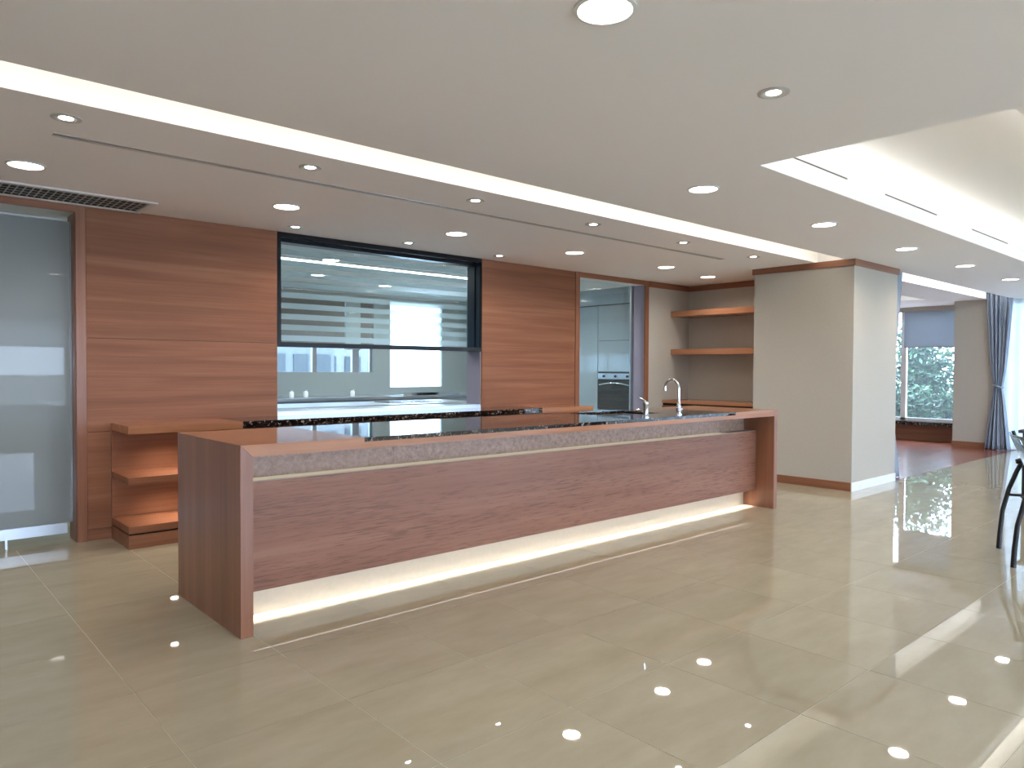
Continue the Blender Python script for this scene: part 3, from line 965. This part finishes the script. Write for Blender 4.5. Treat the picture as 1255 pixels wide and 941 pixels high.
MB().tube([(CX-.05, 7.16+.061*q, 1.15+.035*math.sin(math.pi*q/10)) for q in range(11)], .010, 10).build('handle', 'chrome', ovd, smooth=True)
for y in (7.16, 7.77):
    MB().cyl((CX-.05, y, 1.152), .008, .04, 10, axis='x').build('handle_post', 'chrome', ovd)
# linear kitchen light
kl = thing('linear_light', (4.5, 8.15, CEIL-.012), 'long linear light on the kitchen ceiling', 'ceiling light')
box('housing', 'trim_white', kl, 1.5, 7.6, 8.07, 8.23, CEIL-.0065, CEIL-.0005)
for y in (8.09, 8.19):
    box('diffuser', 'kitchen_led', kl, 1.52, 7.58, y, y+.025, CEIL-.010, CEIL-.0062)

# far buildings seen through the kitchen windows
def building(x0, x1, y, h, mat, floors, cols, label):
    b = thing('building', ((x0+x1)/2, y+4, -.15), label, 'building')
    box('wall', mat, b, x0, x1, y, y+9, -.15, h)
    box('roof', 'concrete', b, x0-.2, x1+.2, y-.2, y+9.2, h, h+.3)
    w = (x1-x0)/cols
    first = None
    for f in range(floors):
        for c in range(cols):
            xc = x0+w*(c+.5); zc = .55+f*(h-.3)/floors+.9
            if first is None:
                o = MB().box(-w*.32, w*.32, -.08, .02, -.6, .6).build('window', 'window_dark', b, base=(0, 0, 0))
                first = o
            else:
                o = bpy.data.objects.new('window', first.data); COL.objects.link(o); o.parent = b
            o.location = Vector((xc, y, zc))-Vector(b['_b'])
    return b
building(9, 17, 32, 3.3, 'concrete_blue', 1, 7, 'low blue grey building nearest the kitchen windows')
building(18, 27, 36, 6.5, 'concrete', 2, 6, 'pale two storey building beyond the kitchen windows')
building(23, 36, 55, 2.6, 'concrete_blue', 1, 8, 'long flat roofed building beyond the kitchen windows')
building(28, 33, 42, 3.2, 'concrete', 1, 3, 'narrow pale building beyond the kitchen windows')

# ------------------------------------------------------------------ ceiling lamps
def downlight(x, y, z, power, label, col=WARM, r=.095, group='large recessed downlights'):
    t = thing('downlight', (x, y, z), label, 'ceiling light', group)
    MB().lathe([(r+.018, 0), (r+.018, -.006), (r+.004, -.009), (r, -.004), (r, 0)], (x, y, z), 32).build('trim_ring', 'trim_white', t, smooth=True)
    MB().lathe([(.001, -.003), (r, -.003), (r, -.001), (.001, -.001)], (x, y, z), 32).build('diffuser', 'lamp_glow', t)
    l = bpy.data.lights.new('downlight_lamp', 'AREA')
    l.shape = 'DISK'; l.size = r*1.9; l.energy = power; l.color = col[:3]; l.spread = math.radians(150)
    o = bpy.data.objects.new('downlight_lamp', l); COL.objects.link(o)
    o.parent = t; o.location = (0, 0, -.014)
    return t
def spotlight(x, y, z, power, label, col=NEUT, group='small recessed spotlights', lens=True):
    t = thing('spotlight', (x, y, z), label, 'ceiling light', group)
    MB().lathe([(.072, 0), (.072, -.004), (.060, -.008), (.050, -.006), (.034, -.001), (.034, 0)], (x, y, z), 28).build('trim_ring', 'lamp_trim', t, smooth=True)
    MB().lathe([(.001, -.003), (.031, -.003), (.033, -.0015), (.001, -.001)], (x, y, z), 24).build('lens', 'spot_glow', t)
    l = bpy.data.lights.new('spotlight_lamp', 'SPOT')
    l.energy = power; l.color = col[:3]; l.spot_size = math.radians(95); l.spot_blend = .7; l.shadow_soft_size = .04
    o = bpy.data.objects.new('spotlight_lamp', l); COL.objects.link(o)
    o.parent = t; o.location = (0, 0, -.02)
    return t
PB, PS = 7.2, 7
NTH = ('first', 'second', 'third', 'fourth', 'fifth', 'sixth')
for k, x in enumerate((7.516, 5.855, 4.224, 2.53, .787)):
    downlight(x, 5.54, CEIL, PB, 'large downlight above the back counter, %s of its row from the alcove' % NTH[k], group='downlights above the back counter')
downlight(8.714, 5.72, CEIL, PB*.6, 'round white downlight in front of the alcove shelves')
for k, x in enumerate((4.463, 6.323, 8.20, 10.055, 11.965, 13.8)):
    downlight(x, 2.975, CEIL, PB, 'large downlight between slot and tray, %s of its row from the tray corner' % NTH[k], group='downlights between slot and tray')
for x, w in ((-.36, 'out over the open floor past the frosted door'), (1.988, 'over the open floor in front of the bar')):
    downlight(x, 1.74, CEIL, PB, 'large round downlight '+w, group='downlights over the open floor')
for k, x in enumerate((7.545, 6.20, 4.845, 3.505, 2.15, .797)):
    spotlight(x, 4.36, CEIL, PS, 'small spotlight above the bar, %s of its row from the beige pillar' % NTH[k], group='spotlights above the bar')
for x, w in ((2.957, 'end of the hatch window near the frosted door'), (4.184, 'middle of the hatch window'), (5.412, 'end of the hatch window near the clear door')):
    spotlight(x, 6.29, CEIL, PS, 'small spotlight above the '+w, group='spotlights by the hatch window')
spotlight(3.16, 1.733, CEIL, PS, 'small recessed spotlight beside the ceiling tray')
spotlight(4.72, 1.56, 2.99, PS, 'small recessed spotlight inside the ceiling tray')
for x, y in ((-2, -1.5), (1.5, -1.5), (5, -1.5), (8.5, -1.5), (12, -1.5), (-2, -4), (1.5, -4), (5, -4), (8.5, -4)):  # lamps added out of view to brighten the near half of the hall
    downlight(x, y, CEIL, PB, 'added unseen downlight over the far side of the hall', group='added downlights over the far side of the hall')
for x, y in ((4.16, 7.9), (6.08, 9.8), (7.6, 7.6), (4.7, 9.3), (1.0, 8.6), (7.6, 9.3)):
    downlight(x, y, CEIL, 15, 'round white downlight on the kitchen ceiling', (.84, .94, 1, 1), group='downlights on the kitchen ceiling')

# ------------------------------------------------------------------ ceiling air outlets
sd = thing('slot_diffuser', (4.1, 4.70, CEIL), 'long thin air slot diffuser along the ceiling above the bar', 'air diffuser')
for xa, xb in ((.795, 2.45), (2.455, 4.1), (4.105, 5.78), (5.785, 7.46)):
    box('rail', 'vent_metal', sd, xa, xb, 4.672, 4.686, CEIL-.004, CEIL)
    box('rail', 'vent_metal', sd, xa, xb, 4.722, 4.736, CEIL-.004, CEIL)
    box('slot', 'slot_grey', sd, xa, xb, 4.686, 4.722, CEIL-.002, CEIL)
for xa, xb, lab in ((4.62, 5.45, 'nearest the tray corner'), (6.15, 7.3, 'second from the tray corner'), (8.3, 9.5, 'third from the tray corner')):
    tag(MB().box(xa, xb, TY1-.003, TY1, 2.812, 2.820).build('slot_diffuser', 'slot_brown'), 'thin dark air slot on the tray lip, '+lab, 'air diffuser', 'air slots on the tray lip')
vg = thing('air_vent', (.9, 6.34, CEIL), 'wide ceiling air grille above the frosted door', 'air vent')
VX0, VX1, VY0, VY1 = -.4, 1.735, 6.105, 6.590
box('backing', 'dark_gap', vg, VX0+.02, VX1-.02, VY0+.02, VY1-.02, CEIL-.0015, CEIL)
for (a, b, c, d) in ((VX0, VX1, VY0, VY0+.04), (VX0, VX1, VY1-.035, VY1), (VX0, VX0+.04, VY0+.04, VY1-.035), (VX1-.045, VX1, VY0+.04, VY1-.035)):
    box('frame', 'trim_white', vg, a, b, c, d, CEIL-.012, CEIL, .001)
first = None
nv = 44
for k in range(nv):
    x = VX0+.05+(VX1-VX0-.1)*k/(nv-1)
    if first is None:
        o = MB().box(-.003, .003, -.2, .2, -.009, -.0016).build('slat', 'vent_metal', vg, base=(0, 0, 0)); first = o
    else:
        o = bpy.data.objects.new('slat', first.data); COL.objects.link(o); o.parent = vg
    o.location = Vector((x, (VY0+VY1)/2, CEIL))-Vector(vg['_b'])
for k in range(5):
    y = VY0+.07+(VY1-VY0-.14)*k/4
    box('cross_slat', 'vent_metal', vg, VX0+.04, VX1-.045, y-.005, y+.005, CEIL-.0105, CEIL-.0092)

# ------------------------------------------------------------------ armchair and table at the right edge
def armchair(loc, rot, label):
    t = thing('armchair', (loc[0], loc[1], 0), label, 'chair', 'dark metal armchairs')
    t['_b'] = (0, 0, 0)
    t.rotation_euler = (0, 0, rot)
    for s in (-1, 1):
        y = .31*s
        MB().tube([(.0, y, .0), (.005, y, .12), (.02, y, .30), (.06, y, .48), (.11, y, .62), (.14, y, .69)], [.020, .018, .017, .017, .017, .017], 10).build('leg', 'chair_black', t, smooth=True)
        MB().tube([(.58, y, .0), (.575, y, .15), (.555, y, .35), (.53, y, .52), (.50, y, .63), (.46, y, .69)], [.020, .018, .017, .017, .017, .017], 10).build('leg', 'chair_black', t, smooth=True)
        MB().tube([(.10, y, .692), (.13, y, .70), (.28, y, .705), (.44, y, .70), (.49, y, .69)], [.018, .024, .024, .024, .018], 10).build('armrest', 'chair_black', t, smooth=True)
        MB().tube([(.075, y*.92, .935), (.11, y*.92, .83), (.17, y*.92, .70), (.21, y*.92, .60), (.235, y*.92, .47)], .013, 8).build('back_post', 'chair_black', t, smooth=True)
        MB().tube([(.045, y, .43), (.16, y*.9, .435)], .011, 8).build('seat_bracket', 'chair_black', t, smooth=True)
        MB().tube([(.56, y, .43), (.50, y*.9, .435)], .011, 8).build('seat_bracket', 'chair_black', t, smooth=True)
    mb = MB(); mb.box(.12, .58, -.275, .275, .40, .47, .03); mb.build('seat', 'chair_cushion', t, smooth=True)
    # back sheet: bowed, with a row of slots near the top
    mb = MB()
    nu, nvv = 33, 16
    def bp_(i, j):
        u = i/nu*2-1; v = j/nvv
        z = .50+.43*v
        x = .225-.15*v-.02*v*v - .035*(1-u*u)
        return (x, u*.265, z)
    for i in range(nu):
        for j in range(nvv):
            if j in (12, 13, 14) and i % 3 == 1 and 1 < i < nu-1: continue
            if j in (13, 14) and i % 3 == 2 and 2 < i < nu-1: continue
            mb.quad(bp_(i, j), bp_(i+1, j), bp_(i+1, j+1), bp_(i, j+1))
    bmesh.ops.remove_doubles(mb.bm, verts=mb.bm.verts[:], dist=1e-4)
    o = mb.build('backrest', 'chair_back', t, smooth=True)
    o.modifiers.new('thickness', 'SOLIDIFY').thickness = .006
    return t
ang = math.atan2(-.92, .38)
armchair((6.405, 1.59), ang, 'dark metal armchair with slotted back standing on the tiles')
tb = thing('side_table', (9.95, 2.05, 0), 'small dark square table behind the armchair', 'table')
box('table_top', 'chair_cushion', tb, 9.55, 10.4, 1.50, 2.275, .715, .75, .003)
for x in (9.6, 10.35):
    for y in (1.55, 2.22):
        box('leg', 'chair_black', tb, x-.02, x+.02, y-.02, y+.02, 0, .715)

for o in bpy.data.objects:
    if '_b' in o: del o['_b']
